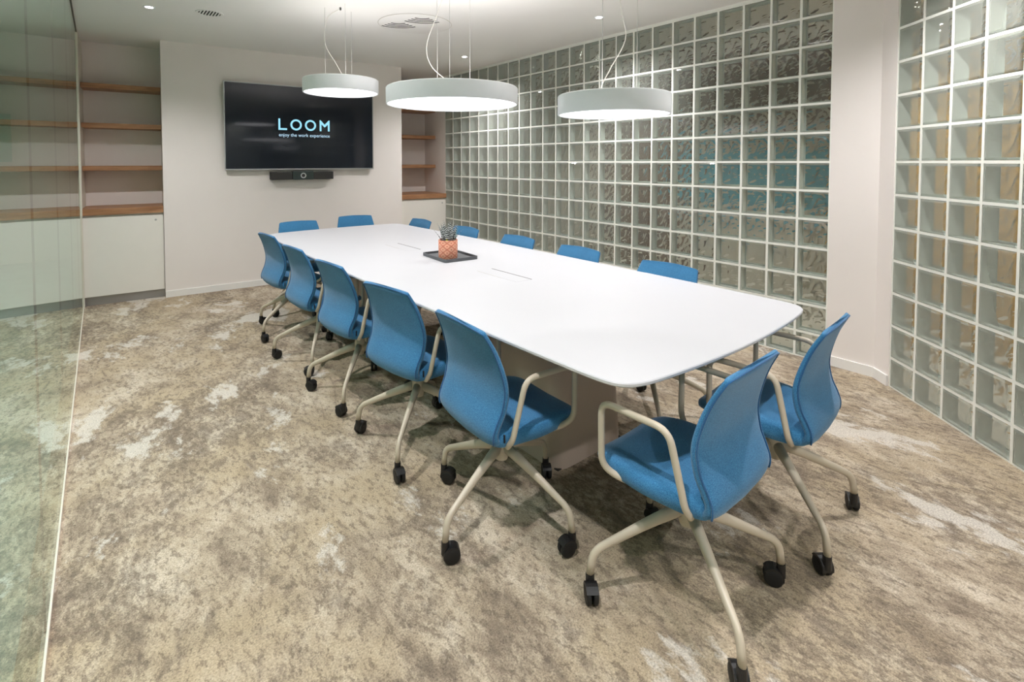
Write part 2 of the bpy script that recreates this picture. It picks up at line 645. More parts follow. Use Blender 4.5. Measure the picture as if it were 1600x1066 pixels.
# wall behind the camera and plain pier between the two block walls
tagp(box('wall_front', XG, 1.06, -2.1, -2.0, 0, CEIL, M['wall']), kind='structure')
pier = [(XA, 1.270), (XA, PB.y), tuple(PB + UB * BEND), tuple(PB + UB * BEND + Vector((0.73, -0.684)) * 0.08), (XA + 0.08, PB.y - 0.04), (XA + 0.08, 1.270)]
tagp(prism('wall_pier', pier, 0, CEIL, M['wall']), kind='structure')
bb = [(XA - 0.012, 1.262), (XA - 0.012, PB.y + 0.005), tuple(PB + UB * (BEND - 0.004) + Vector((-0.73, 0.684)) * 0.012), tuple(PB + UB * (BEND - 0.004) + Vector((-0.73, 0.684)) * 0.0005), (XA - 0.0005, PB.y), (XA - 0.0005, 1.262)]
tagp(prism('baseboard_pier', bb, 0, 0.065, M['trim']), kind='structure')

# ------------------------------------------------------------------ glass block walls
MOD, JOINT, DEPTH = 0.20, 0.015, 0.08
BS = MOD - JOINT


def block_mesh():
    h = BS / 2 - 0.0008
    i, j = h - 0.006, h - 0.014
    yf, yb_ = -DEPTH / 2, DEPTH / 2
    v = []

    def ring(a, y):
        k = len(v)
        v.extend([(-a, y, -a), (a, y, -a), (a, y, a), (-a, y, a)])
        return k
    r0 = ring(h, yf + 0.006)
    r1 = ring(i, yf + 0.002)
    r2 = ring(j, yf)
    r3 = ring(h, yb_)
    r4 = ring(j, yb_ - 0.010)
    f, fm = [], []

    def band(a, b, m, flip=False):
        for k in range(4):
            q = (a + k, a + (k + 1) % 4, b + (k + 1) % 4, b + k)
            f.append(q[::-1] if flip else q)
            fm.append(m)
    band(r0, r1, 0)
    band(r1, r2, 0)
    f.append((r2, r2 + 1, r2 + 2, r2 + 3))
    fm.append(0)
    band(r3, r0, 1)
    band(r3, r4, 1)
    f.append((r4, r4 + 1, r4 + 2, r4 + 3))   # wavy rear face, turned to the room
    fm.append(2)
    me = bpy.data.meshes.new('glass_block')
    me.from_pydata(v, [], f)
    me.update()
    for m in (M['bfront'], M['bside'], M['bback']):
        me.materials.append(m)
    me.polygons.foreach_set('material_index', fm)
    return me


BLOCK = block_mesh()
ROWS = 13


def row_z(r):                       # centre and height scale of a course
    z0, z1 = -0.02 + r * MOD + JOINT / 2, -0.02 + (r + 1) * MOD - JOINT / 2
    z0 = max(z0, 0.008)
    return (z0 + z1) / 2, (z1 - z0) / BS


def grout(name, ncols, root):
    """One connected lattice of joints with a hole for every block; local x along the wall, y depth."""
    xs, zs = [0.0], [0.0]
    for c in range(ncols):
        xs += [c * MOD + JOINT / 2, (c + 1) * MOD - JOINT / 2]
    xs.append(ncols * MOD)
    for r in range(ROWS):
        zc, s = row_z(r)
        zs += [zc - s * BS / 2, zc + s * BS / 2]
    zs.append(CEIL)
    v, f = [], []
    nx, nz = len(xs), len(zs)
    for y in (0.004, DEPTH - 0.004):
        for z in zs:
            for x in xs:
                v.append((x, y, z))
    off = nx * nz
    hole = lambda a, b: a % 2 == 1 and b % 2 == 1
    for b in range(nz - 1):
        for a in range(nx - 1):
            i0, i1, i2, i3 = b * nx + a, b * nx + a + 1, (b + 1) * nx + a + 1, (b + 1) * nx + a
            if hole(a, b):
                for p, q in ((i0, i1), (i1, i2), (i2, i3), (i3, i0)):
                    f.append((p, q, q + off, p + off))
            else:
                f.append((i0, i1, i2, i3))
                f.append((i0 + off, i3 + off, i2 + off, i1 + off))
    return mesh_obj(name, v, f, M['mortar'], root)


def block_wall(name, p0, rot, ncols, nlimit=300):
    root = empty(name, (p0[0], p0[1], 0), rot, kind='structure')
    grout('grout_grid', ncols, root)
    cells = [(c, r) for c in range(ncols) for r in range(ROWS)]
    # far lowest courses (hidden by the table) are the ones joined
    cells.sort(key=lambda cr: (cr[1] <= 1, (ncols - cr[0]) if cr[1] <= 1 else 0))
    keep, rest = cells[:nlimit], cells[nlimit:]
    for c, r in keep:
        zc, s = row_z(r)
        o = bpy.data.objects.new('glass_block', BLOCK)
        o.location = ((c + 0.5) * MOD, DEPTH / 2, zc)
        o.scale = (1, 1, s)
        link(o, root)
    if rest:
        vv, ff, fm = [], [], []
        for c, r in rest:
            zc, s = row_z(r)
            k = len(vv)
            for q in BLOCK.vertices:
                vv.append((q.co.x + (c + 0.5) * MOD, q.co.y + DEPTH / 2, q.co.z * s + zc))
            for pl in BLOCK.polygons:
                ff.append(tuple(i + k for i in pl.vertices))
                fm.append(pl.material_index)
        o = mesh_obj('glass_block_remainder', vv, ff, None, root, mats=[M['bfront'], M['bside'], M['bback']], fmat=fm)
        o['kind'] = 'stuff'
    return root


block_wall('wall_right', (XA, 6.071), -pi / 2, 24)
pb2 = PB + UB * BEND
block_wall('wall_right_angled', tuple(pb2), atan2(UB.y, UB.x), 20)

# ------------------------------------------------------------------ glass partition on the left
wl = empty('wall_left', (XG, 0, 0), 0, kind='structure')
joints = [-2.0, -0.16, 0.87, 1.90, 2.94, 4.15, 5.20, 6.06]
for a, b in zip(joints, joints[1:]):
    v_, f_ = box_geo(-0.005, 0.005, a, b, 0.02, CEIL - 0.02)
    mesh_obj('glass_pane', v_, f_, None, wl, mats=[M['pane'], M['pane_edge']], fmat=[1, 1, 1, 0, 1, 0])
for a in joints[1:-1]:
    box('joint_seal', -0.0026, 0.0026, a - 0.002, a + 0.002, 0.02, CEIL - 0.02, M['seal'], wl)
box('floor_channel', -0.008, 0.008, -2.0, 6.06, 0.0, 0.019, M['channel'], wl)
box('ceiling_track', -0.010, 0.010, -2.0, 6.06, CEIL - 0.019, CEIL, M['track'], wl)
box('end_profile', -0.014, 0.014, 6.062, 6.085, 0.0, CEIL, M['channel'], wl)

# ------------------------------------------------------------------ rooms seen through the glass
tagp(box('wall_corridor_left', -2.7, -2.6, -2.2, 9.5, 0, CEIL, M['tan']), kind='structure')
tagp(box('wall_corridor_end', -2.6, -0.2, 9.3, 9.4, 0, CEIL, M['wall']), kind='structure')
tagp(box('wall_corridor_side', -0.22, -0.19, 6.56, 9.3, 0, CEIL, M['wall']), kind='structure')
tagp(box('teal_board', -1.9, -0.93, 9.26, 9.298, 1.38, 2.02, M['tealg']), 'pale teal board on the corridor end wall behind the glass', 'board')
tagp(box('wall_corridor_right', 6.1, 6.2, -4.4, 7.2, 0, CEIL, M['tan']), kind='structure')
tagp(box('wall_corridor_near', 1.2, 6.2, -4.5, -4.4, 0, CEIL, M['tan']), kind='structure')
tagp(box('wall_corridor_far', 3.98, 6.2, 7.2, 7.3, 0, CEIL, M['tan']), kind='structure')
tagp(box('teal_screen', 6.02, 6.098, 1.5, 3.3, 0.95, 1.55, M['teal']), 'teal panel glimpsed through the glass blocks at the corridor wall', 'panel')
tagp(box('corridor_door', 6.03, 6.098, 3.35, 4.25, 0.0, 1.94, M['brown']), 'dark brown door glimpsed through the middle of the long glass block wall', 'door')
tagp(box('timber_panel', 6.04, 6.098, 0.2, 4.4, 1.95, 2.45, M['brown']), 'brown timber panel high up behind the long glass block wall', 'panel')
tagp(box('golden_cabinet', 5.5, 6.0, -0.5, 1.35, 0.0, 2.3, M['gold']), 'golden brown cabinet glimpsed behind the angled glass block wall', 'cabinet')


# ------------------------------------------------------------------ built-in cupboards and shelves
def cupboard(name, x0, x1, yf, yb_, lock_x, label):
    t = empty(name, (OB[0], OB[1], 0), AB, label, 'cabinet')
    box('cabinet_body', x0, x1, yf + 0.022, yb_, 0.085, 0.868, M['cabinet'], t)
    d = box('door', x0 + 0.006, x1 - 0.006, yf, yf + 0.020, 0.09, 0.848, M['cabinet'], t, bevel=0.0015, seg=1)
    box('plinth', x0 + 0.002, x1 - 0.002, yf + 0.045, yf + 0.06, 0.0, 0.084, M['plinth'], t)
    lk = lathe('lock', [(0.0, 0.004), (0.008, 0.004), (0.010, 0.0), (0.0, 0.0)], M['plinth'], d, 16)
    lk.rotation_euler = (pi / 2, 0, 0)
    lk.location = (lock_x, yf - 0.0005, 0.80)
    return t


cupboard('storage_cabinet', -0.652, -0.003, 0.012, 0.497, -0.068, 'cream cupboard under the wooden counter beside the glass partition')
cupboard('storage_cabinet', 2.604, 3.382, 0.235, 0.895, 3.322, 'cream cupboard between the television wall and glass block wall')


def slab(name, x0, x1, y0, y1, z0, z1, label, cat, group=None):
    o = box(name, x0, x1, y0, y1, z0, z1, M['wood'], None, (OB[0], OB[1], 0), AB, 0.002, 1)
    return tagp(o, label, cat, group)


slab('wooden_counter', -0.653, -0.002, 0.0, 0.498, 0.870, 0.932, 'oak counter board on the cupboard beside the glass partition', 'counter')
slab('wooden_counter', 2.603, 3.382, 0.222, 0.897, 0.870, 0.932, 'oak counter board on the cupboard in the right-hand niche', 'counter')
for z, w in ((1.315, 'lowest'), (1.740, 'middle'), (2.130, 'highest')):
    slab('wall_shelf', -0.653, -0.002, 0.235, 0.498, z - 0.022, z + 0.026, w + ' oak shelf in the niche beside the glass partition', 'shelf', 'oak shelves in the left niche')
    slab('wall_shelf', 2.603, 3.382, 0.55, 0.898, z - 0.022, z + 0.026, w + ' oak shelf in the niche beside the glass block wall', 'shelf', 'oak shelves in the right niche')


# ------------------------------------------------------------------ television, logo and conference bar
def flat_letter(name, outlines, mat, parent, y, thick=0.0006):
    """Flat strokes (each a list of x,z points) just proud of the screen."""
    bm = bmesh.new()
    for pts in outlines:
        a = [bm.verts.new((x, y, z)) for x, z in pts]
        b = [bm.verts.new((x, y + thick, z)) for x, z in pts]
        n = len(pts)
        bm.faces.new(a)
        bm.faces.new(b[::-1])
        for i in range(n):
            bm.faces.new((a[i], b[i], b[(i + 1) % n], a[(i + 1) % n]))
    return bm_obj(name, bm, mat, parent)


tv_c = back(1.372, 0.0)
tv = empty('television', (tv_c[0], tv_c[1], 1.293), AB, 'large wall-mounted television showing a pale blue logo', 'television')
TW, TH = 1.645, 0.948
box('tv_back', -TW / 2 + 0.01, TW / 2 - 0.01, -0.045, -0.001, 0.01, TH - 0.01, M['tvback'], tv)
# bezel as one connected frame
bz = 0.010
fo = [(-TW / 2, 0), (TW / 2, 0), (TW / 2, TH), (-TW / 2, TH)]
fi = [(-TW / 2 + bz, bz * 1.3), (TW / 2 - bz, bz * 1.3), (TW / 2 - bz, TH - bz), (-TW / 2 + bz, TH - bz)]
vv = [(x, -0.060, z) for x, z in fo] + [(x, -0.060, z) for x, z in fi] + [(x, -0.040, z) for x, z in fo] + [(x, -0.040, z) for x, z in fi]
ff = []
for k in range(4):
    n_ = (k + 1) % 4
    ff += [(k, n_, 4 + n_, 4 + k), (8 + k, 12 + k, 12 + n_, 8 + n_), (k, 8 + k, 8 + n_, n_), (4 + k, 4 + n_, 12 + n_, 12 + k)]
fix_normals(mesh_obj('bezel', vv, ff, M['tvframe'], tv))
scr = box('screen', -TW / 2 + bz, TW / 2 - bz, -0.0575, -0.0455, bz * 1.3, TH - bz, M['screen'], tv)
scr['label'] = 'glossy black screen'
YS = -0.0585
# logo on axes where x runs along the screen
LX0, LZ0, LH, ST = -0.282, 0.447, 0.128, 0.0205


def ringpts(cx, cz, ro, ri, n=40):
    out = []
    for k in range(n):
        a0, a1 = 2 * pi * k / n, 2 * pi * (k + 1) / n
        out.append([(cx + ro * cos(a0), cz + ro * sin(a0)), (cx + ro * cos(a1), cz + ro * sin(a1)), (cx + ri * cos(a1), cz + ri * sin(a1)), (cx + ri * cos(a0), cz + ri * sin(a0))])
    return out


def ring_letter(cx, cz, ro, ri, n=40):
    v = []
    for y in (YS, YS + 0.0006):
        for r in (ro, ri):
            v += [(cx + r * cos(2 * pi * k / n), y, cz + r * sin(2 * pi * k / n)) for k in range(n)]
    f = []
    for k in range(n):
        m = (k + 1) % n
        f += [(k, m, n + m, n + k), (2 * n + k, 3 * n + k, 3 * n + m, 2 * n + m), (k, 2 * n + k, 2 * n + m, m), (n + k, n + m, 3 * n + m, 3 * n + k)]
    return fix_normals(mesh_obj('logo_letter', v, f, M['logo'], scr))


flat_letter('logo_letter', [[(LX0, LZ0), (LX0 + 0.092, LZ0), (LX0 + 0.092, LZ0 + ST), (LX0 + ST, LZ0 + ST), (LX0 + ST, LZ0 + LH), (LX0, LZ0 + LH)]], M['logo'], scr, YS)
RO = 0.0625
ring_letter(LX0 + 0.190, LZ0 + RO, RO, RO - ST)
ring_letter(LX0 + 0.349, LZ0 + RO, RO, RO - ST)
mx, mw = LX0 + 0.453, 0.115
flat_letter('logo_letter', [[(mx, LZ0), (mx + ST, LZ0), (mx + ST, LZ0 + LH * 0.62), (mx + mw / 2, LZ0 + LH * 0.34), (mx + mw - ST, LZ0 + LH * 0.62), (mx + mw - ST, LZ0), (mx + mw, LZ0), (mx + mw, LZ0 + LH), (mx + mw - ST * .5, LZ0 + LH), (mx + mw / 2, LZ0 + LH * 0.60), (mx + ST * .5, LZ0 + LH), (mx, LZ0 + LH)]], M['logo'], scr, YS)
fc = bpy.data.curves.new('tagline', 'FONT')
fc.body = 'enjoy the work experience'
fc.size = 0.053
fc.offset = 0.0003
fc.extrude = 0.0003
fc.resolution_u = 3
fo_ = bpy.data.objects.new('tagline_tmp', fc)
COL.objects.link(fo_)
bpy.context.view_layer.update()
tme = bpy.data.meshes.new_from_object(fo_.evaluated_get(bpy.context.evaluated_depsgraph_get()))
bpy.data.objects.remove(fo_)
w_ = max(v.co.x for v in tme.vertices)
k_ = 0.566 / w_
for v in tme.vertices:
    v.co = Vector((v.co.x * k_, v.co.z, v.co.y))
tme.materials.clear()
tme.materials.append(M['tag'])
tl = bpy.data.objects.new('tagline_text', tme)
tl.location = (LX0 + 0.002, YS, LZ0 - 0.072)
tl['label'] = 'small pale lettering under the logo'
tl['kind'] = 'stuff'
link(tl, scr)

cb_c = back(1.345, 0.0)
cb = empty('conference_bar', (cb_c[0], cb_c[1], 1.180), AB, 'charcoal conference sound bar with round camera under the television', 'sound bar')
box('speaker_wing', -0.345, -0.115, -0.085, -0.001, 0.0, 0.088, M['bar'], cb, bevel=0.006)
box('speaker_wing', 0.115, 0.345, -0.085, -0.001, 0.0, 0.088, M['bar'], cb, bevel=0.006)
cm = box('camera_module', -0.114, 0.114, -0.092, -0.001, -0.002, 0.096, M['bar2'], cb, bevel=0.006)
lr = lathe('lens_ring', [(0.020, 0.0), (0.031, 0.0), (0.031, 0.004), (0.020, 0.004)], M['ring'], cm, 28, ring=True)
fix_normals(lr)
lr.rotation_euler = (pi / 2, 0, 0)
lr.location = (0, -0.0922, 0.046)
ln_ = lathe('lens', [(0.0, 0.002), (0.019, 0.002), (0.019, 0.0), (0.0, 0.0)], M['black'], cm, 24)
ln_.rotation_euler = (pi / 2, 0, 0)
ln_.location = (0, -0.0922, 0.046)

# ------------------------------------------------------------------ conference table
TC = (1.800, 2.800)
TROT = radians(0.3)
TZ = 0.74


def table_outline(inset=0.0, n=20):
    hw, hl, bw, bl, r = 0.686 - inset, 1.978 - inset, 0.030, 0.050, 0.20
    # bowed sides as arcs between corner points, then rounded corners
    pts = []
    cx_, cy_ = hw - bw, hl - bl

    def side(a, b, bow, nrm):
        out = []
        for k in range(n):
            t = k / n
            q = (a[0] + (b[0] - a[0]) * t, a[1] + (b[1] - a[1]) * t)
            h = bow * (1 - (2 * t - 1) ** 2)
            out.append((q[0] + nrm[0] * h, q[1] + nrm[1] * h))
        return out
    cs = [(cx_, -cy_), (cx_, cy_), (-cx_, cy_), (-cx_, -cy_)]
    raw = side(cs[0], cs[1], bw, (1, 0)) + side(cs[1], cs[2], bl, (0, 1)) + side(cs[2], cs[3], bw, (-1, 0)) + side(cs[3], cs[0], bl, (0, -1))
    # dense resample then smooth the corners with a moving window limited to the corner radius
    dense = []
    m = len(raw)
    for i in range(m):
        a, b = raw[i], raw[(i + 1) % m]
        L = sqrt((b[0] - a[0]) ** 2 + (b[1] - a[1]) ** 2)
        k = max(1, int(L / 0.02))
        for j in range(k):
            dense.append((a[0] + (b[0] - a[0]) * j / k, a[1] + (b[1] - a[1]) * j / k))
    for _ in range(22):
        d2 = []
        m = len(dense)
        for i in range(m):
            p, q, s = dense[i - 1], dense[i], dense[(i + 1) % m]
            d2.append(((p[0] + 2 * q[0] + s[0]) / 4, (p[1] + 2 * q[1] + s[1]) / 4))
        dense = d2
    return dense


tb = empty('conference_table', (TC[0], TC[1], 0), TROT, 'long white boat-shaped conference table on two taupe pedestals', 'table')
o1 = table_outline(0.0)
n1 = len(o1)


def shrink(pts, d):
    out = []
    m = len(pts)
    for i in range(m):
        a, b = pts[i - 1], pts[(i + 1) % m]
        tx, ty = b[0] - a[0], b[1] - a[1]
        L = sqrt(tx * tx + ty * ty)
        out.append((pts[i][0] - ty / L * d, pts[i][1] + tx / L * d))
    return out


lv = [(0.003, TZ), (0.0, TZ - 0.003), (0.0, TZ - 0.010), (0.004, TZ - 0.014), (0.05, TZ - 0.030)]
rings = [[(x, y, z) for x, y in shrink(o1, d)] for d, z in lv]
v_, f_ = loft(rings)
fm_ = []
nb = len(f_)
for i in range(nb):
    fm_.append(1)
fm_[nb - 2] = 0                                 # the flat top face
for i in range(n1):
    fm_[i] = 0
tt = fix_normals(mesh_obj('tabletop', v_, f_, None, tb, mats=[M['table'], M['table_edge']], fmat=fm_))


def rrect(hx, hy, r, n=8):
    pts = []
    for cx_, cy_, a0 in ((hx - r, hy - r, 0), (-hx + r, hy - r, pi / 2), (-hx + r, -hy + r, pi), (hx - r, -hy + r, 3 * pi / 2)):
        for k in range(n + 1):
            a = a0 + pi / 2 * k / n
            pts.append((cx_ + r * cos(a), cy_ + r * sin(a)))
    return pts


for sy in (-1, 1):
    cyp = sy * 0.965
    rr = []
    for z, hx, hy in ((0.0, 0.235, 0.295), (0.02, 0.237, 0.297), (0.35, 0.222, 0.282), (TZ - 0.031, 0.205, 0.265)):
        rr.append([(x, y + cyp, z) for x, y in rrect(hx, hy, 0.07)])
    v_, f_ = loft(rr)
    po = fix_normals(mesh_obj('pedestal', v_, f_, M['pedestal'], tb, True))
    try:
        po.data.set_sharp_from_angle(angle=radians(50))
    except Exception:
        pass
    box('foot_plate', -0.225, 0.225, cyp - 0.285, cyp + 0.285, 0.0, 0.006, M['gap'], tb)
for yc in (-0.614, 0.582):
    fl = box('cable_flap', -0.068, 0.036, yc - 0.172, yc + 0.172, TZ - 0.001, TZ + 0.0007, M['table'], tb)
    box('flap_slot', 0.036, 0.043, yc - 0.175, yc + 0.175, TZ - 0.001, TZ + 0.0009, M['slit'], fl)
    box('flap_seam', -0.070, -0.068, yc - 0.05, yc + 0.172, TZ - 0.001, TZ + 0.0007, M['faint'], fl)

# ------------------------------------------------------------------ tray and potted plant
tr_ = empty('serving_tray', (1.845, 2.825, TZ + 0.0002), radians(-4), 'dark grey rectangular tray lying on the conference table', 'tray')
ro = rrect(0.125, 0.165, 0.02, 4)
ri = rrect(0.117, 0.157, 0.016, 4)
rings = [[(x, y, 0.0) for x, y in ro], [(x, y, 0.020) for x, y in ro], [(x, y, 0.020) for x, y in ri], [(x, y, 0.006) for x, y in ri]]
v_, f_ = loft(rings)
fix_normals(mesh_obj('tray_body', v_, f_, M['tray'], tr_))

pl = empty('potted_plant', (1.805, 2.785, TZ + 0.0065), 0.0, 'spiky striped succulent in a coral patterned pot on the tray', 'plant')
lathe('pot', [(0.0, 0.0), (0.060, 0.0), (0.0625, 0.004), (0.0635, 0.118), (0.062, 0.122), (0.056, 0.120), (0.056, 0.105), (0.0, 0.105)], M['pot'], pl, 40, smooth=True)
lathe('soil', [(0.0, 0.109), (0.0555, 0.109), (0.0555, 0.1055), (0.0, 0.1055)], M['soil'], pl, 24)


def leaf(az, r0, lean, L, w, mat):
    """Pointed, slightly curved triangular-section blade rising from the soil."""
    rings = []
    N = 6
    d = Vector((cos(az), sin(az), 0))
    s = Vector((-sin(az), cos(az), 0))
    for k in range(N):
        t = k / (N - 1)
        out = r0 + lean * L * t + 0.10 * lean * L * sin(pi * t) * -1
        p = d * out + Vector((0, 0, 0.107 + L * t * sqrt(max(0.05, 1 - (lean * .8) ** 2))))
        ww = w * (1 - t ** 1.6) * (0.75 + 0.5 * sin(pi * min(1, t + .15))) + 0.0004
        th = ww * 0.55
        rings.append([p - s * ww, p - d * th, p + s * ww, p + d * th * 0.5])
    v, f = loft(rings)
    return fix_normals(mesh_obj('leaf', v, f, mat, pl, True))


for k in range(22):
    ga = k * 2.39996
    fr = sqrt((k + 0.5) / 22)
    leaf(ga, 0.040 * fr, 0.06 + 0.34 * fr * random.uniform(0.6, 1.15), random.uniform(0.125, 0.165) * (1.08 - 0.32 * fr), random.uniform(0.012, 0.0155), M['leaf'])
for az, L in ((2.75, 0.11), (2.45, 0.09), (-0.75, 0.10)):
    leaf(az, 0.040, 0.62, L, 0.006, M['leaf'])
lo = leaf(-2.3, 0.046, 0.12, 0.055, 0.006, M['leaf_y'])
lo['label'] = 'yellow leaf'
lo = leaf(-0.55, 0.046, 0.25, 0.10, 0.008, M['leaf_g'])
lo['label'] = 'pale green leaf'


# ------------------------------------------------------------------ swivel chairs
def sup(n=20, e=2.6):
    """Unit superellipse ring."""
    out = []
    for k in range(n):
        a = 2 * pi * k / n
        c, s = cos(a), sin(a)
        out.append((math.copysign(abs(c) ** (2 / e), c), math.copysign(abs(s) ** (2 / e), s)))
    return out


# backrest: outer (rear) profile from the top down and under the seat, with half-width
BP = [(-0.200, 0.792), (-0.168, 0.728), (-0.144, 0.655), (-0.133, 0.590), (-0.143, 0.528), (-0.164, 0.482), (-0.176, 0.445), (-0.172, 0.410), (-0.150, 0.384), (-0.11, 0.372), (-0.06, 0.372)]
BWD = [0.172, 0.185, 0.195, 0.199, 0.197, 0.193, 0.191, 0.189, 0.183, 0.171, 0.145]


def backrest_geo():
    P = catmull([(0, y, z) for y, z in BP], 40)
    Wd = catmull([(w, 0, 0) for w in BWD], 40)
    ring = sup(24, 5.0)
    rings = []
    pip = []
    for i, p in enumerate(P):
        tg = (P[min(i + 1, 39)] - P[max(i - 1, 0)]).normalized()
        nr = Vector((0, -tg.z, tg.y))           # points towards the sitter
        if nr.y < 0 and i < 25:
            nr = -nr
        w = Wd[i].x
        t = i / 39
        th = interp([(0, 0.0085), (0.2, 0.012), (0.5, 0.016), (0.7, 0.017), (1, 0.010)], t)
        cav = 0.010 * (1 - min(1, t / 0.85) ** 2) + 0.003
        ends = 1.0
        ringp = []
        for a, b in ring:
            x = a * w
            q = p + nr * (th + b * th - cav * (1 - a * a))
            # the top edge arches a little in the middle
            q = q + Vector((0, 0, 0.013 * (1 - a * a) * max(0, 1 - t * 5)))
            q = q + Vector((0, 0, 0.020 * abs(a) ** 3 * min(1.0, max(0.0, (t - 0.5) / 0.4))))
            ringp.append((x, q.y, q.z))
        rings.append(ringp)
        if t < 0.70:
            pip.append([(s * w * 0.985, (p + nr * th * 0.25).y, (p + nr * th * 0.25).z) for s in (-1, 1)])

    def cap(r, d):
        """Rounded lip past an end ring."""
        c = Vector((0, sum(q[1] for q in r) / len(r), sum(q[2] for q in r) / len(r)))
        res = []
        for k, off in ((0.93, 0.55), (0.78, 0.9)):
            res.append([(q[0] * (0.985 if k > .9 else 0.965), c.y + (q[1] - c.y) * 1.0 - (q[1] - mid(q[0], r)[0]) * (1 - k), c.z + (q[2] - c.z) - (q[2] - mid(q[0], r)[1]) * (1 - k) + d * off) for q in r])
        return res

    def mid(x, r):
        return (sum(q[1] for q in r if abs(q[0] - x) < 0.02) / max(1, sum(1 for q in r if abs(q[0] - x) < 0.02)),
                sum(q[2] for q in r if abs(q[0] - x) < 0.02) / max(1, sum(1 for q in r if abs(q[0] - x) < 0.02)))
    c = cap(rings[0], 0.006)
    return loft([c[1], c[0]] + rings), pip, rings[0]


def seat_geo():
    st = [(-0.150, 0.412, 0.172, 0.024), (-0.140, 0.413, 0.184, 0.036), (-0.10, 0.411, 0.192, 0.042), (-0.04, 0.411, 0.202, 0.043), (0.03, 0.413, 0.214, 0.041), (0.09, 0.415, 0.214, 0.039), (0.145, 0.416, 0.206, 0.035), (0.190, 0.414, 0.192, 0.030), (0.222, 0.408, 0.172, 0.024), (0.240, 0.401, 0.148, 0.017), (0.248, 0.396, 0.118, 0.008)]
    P = catmull([(0, a, b) for a, b, c, d in st], 26)
    Q = catmull([(c, d, 0) for a, b, c, d in st], 26)
    ring = sup(24, 4.0)
    rings = []
    for p, q in zip(P, Q):
        rings.append([(a * q.x, p.y, p.z + b * q.y - (0.006 * (1 - a * a) if b > 0 else 0) + 0.004 * a * a) for a, b in ring])
    return loft(rings)


LEG_R, TIP_Z = 0.315, 0.078


def make_chair():
    root = empty('swivel_chair')
    (v, f), pip, top = backrest_geo()
    br = fix_normals(mesh_obj('backrest', v, f, M['blue'], root, True))
    left = [a for a, b in pip]
    right = [b for a, b in pip]
    topl = sorted([q for q in top], key=lambda q: q[0])
    rim = []
    for k in range(9):
        a = -1 + 2 * (k + 0.5) / 9
        yy = -0.200 - 0.013 * (1 - a * a)
        rim.append((a * 0.174 * 0.96, yy + 0.001, 0.794 + 0.013 * (1 - a * a)))
    tube('piping', left[::-1] + rim + right, 0.0032, M['blue_dark'], br, 6)
    v, f = seat_geo()
    fix_normals(mesh_obj('seat', v, f, M['blue'], root, True))
    for s in (-1, 1):
        pts = [(s * 0.182, -0.108, 0.388), (s * 0.208, -0.105, 0.420), (s * 0.238, -0.070, 0.638), (s * 0.240, 0.158, 0.638), (s * 0.236, 0.158, 0.432), (s * 0.200, 0.100, 0.398), (s * 0.08, 0.02, 0.360), (s * 0.02, 0.0, 0.345)]
        pp = fillet(pts, 0.042, 6)
        tube('armrest', pp, 0.0105, M['frame'], root, 10)
        if s > 0:
            tg_ = box('maker_tag', s * 0.186, s * 0.1925, -0.128, -0.124, 0.412, 0.440, M['black'], root)
    lathe('column', [(0.0, 0.225), (0.024, 0.225), (0.031, 0.25), (0.030, 0.30), (0.026, 0.332), (0.0, 0.332)], M['frame'], root, 20, smooth=True)
    lathe('swivel_ring', [(0.0, 0.3325), (0.024, 0.3325), (0.024, 0.346), (0.0, 0.346)], M['black'], root, 20, smooth=True)
    # leg along +x, tapering, bending down into the caster socket
    pts = fillet([(0.0, 0, 0.285), (0.13, 0, 0.232), (LEG_R - 0.010, 0, 0.150), (LEG_R, 0, TIP_Z)], 0.036, 6)
    rad = [0.0195 - 0.0082 * min(1.0, p.x / 0.26) for p in pts]
    rad[0] = 0.021
    vg, fg = tube_geo(pts, rad, 10, (0.95, 1.15))
    leg0 = None
    casterm = None
    for k in range(4):
        if leg0 is None:
            leg0 = fix_normals(mesh_obj('leg', vg, fg, M['frame'], root, True))
            lg = leg0
        else:
            lg = leg0.copy()
            link(lg, root)
        lg.rotation_euler = (0, 0, k * pi / 2)
    # caster: hood with stem, two wheels as sub-parts
    for k in range(4):
        if k == 0:
            bm = bmesh.new()
            hood = []
            for x in (-0.019, 0.019):
                for j in range(9):
                    a = radians(-15 + 165 * j / 8)
                    hood.append((x, 0.022 - cos(a) * 0.031, 0.032 + sin(a) * 0.031))
            vs = [bm.verts.new(p) for p in hood]
            for j in range(8):
                bm.faces.new((vs[j], vs[j + 1], vs[9 + j + 1], vs[9 + j]))
            bm.faces.new(vs[:9])
            bm.faces.new(vs[9:][::-1])
            bm.faces.new((vs[0], vs[9], vs[17], vs[8]))
            cz = bmesh.ops.create_cone(bm, cap_ends=True, segments=14, radius1=0.0145, radius2=0.0135, depth=0.044)
            bmesh.ops.translate(bm, verts=cz['verts'], vec=(0, 0, 0.056))
            hb = bm_obj('caster', bm, M['black'], root)
            wv, wf = [], []
            rings = [[(x, r * cos(2 * pi * j / 18), r * sin(2 * pi * j / 18)) for j in range(18)] for x, r in ((0, 0.012), (0, 0.026), (0.003, 0.0295), (0.012, 0.0295), (0.016, 0.024), (0.0165, 0.010))]
            wv, wf = loft(rings)
            whs = []
            for s in (-1, 1):
                w_o = mesh_obj('wheel', [(s * (q[0] + 0.0035), q[1], q[2]) for q in wv], wf, M['black2'], hb, True)
                fix_normals(w_o)
                w_o.location = (0, 0.022, 0.0297)
        else:
            h2 = hb.copy()
            link(h2, root)
            for ch in [c for c in hb.children]:
                c2 = ch.copy()
                link(c2, h2)
    return root


def copy_chair(src):
    r = src.copy()
    COL.objects.link(r)
    for ch in list(src.children):
        c = ch.copy()
        COL.objects.link(c)
        c.parent = r
        for g in list(ch.children):
            d = g.copy()
            COL.objects.link(d)
            d.parent = c
    return r


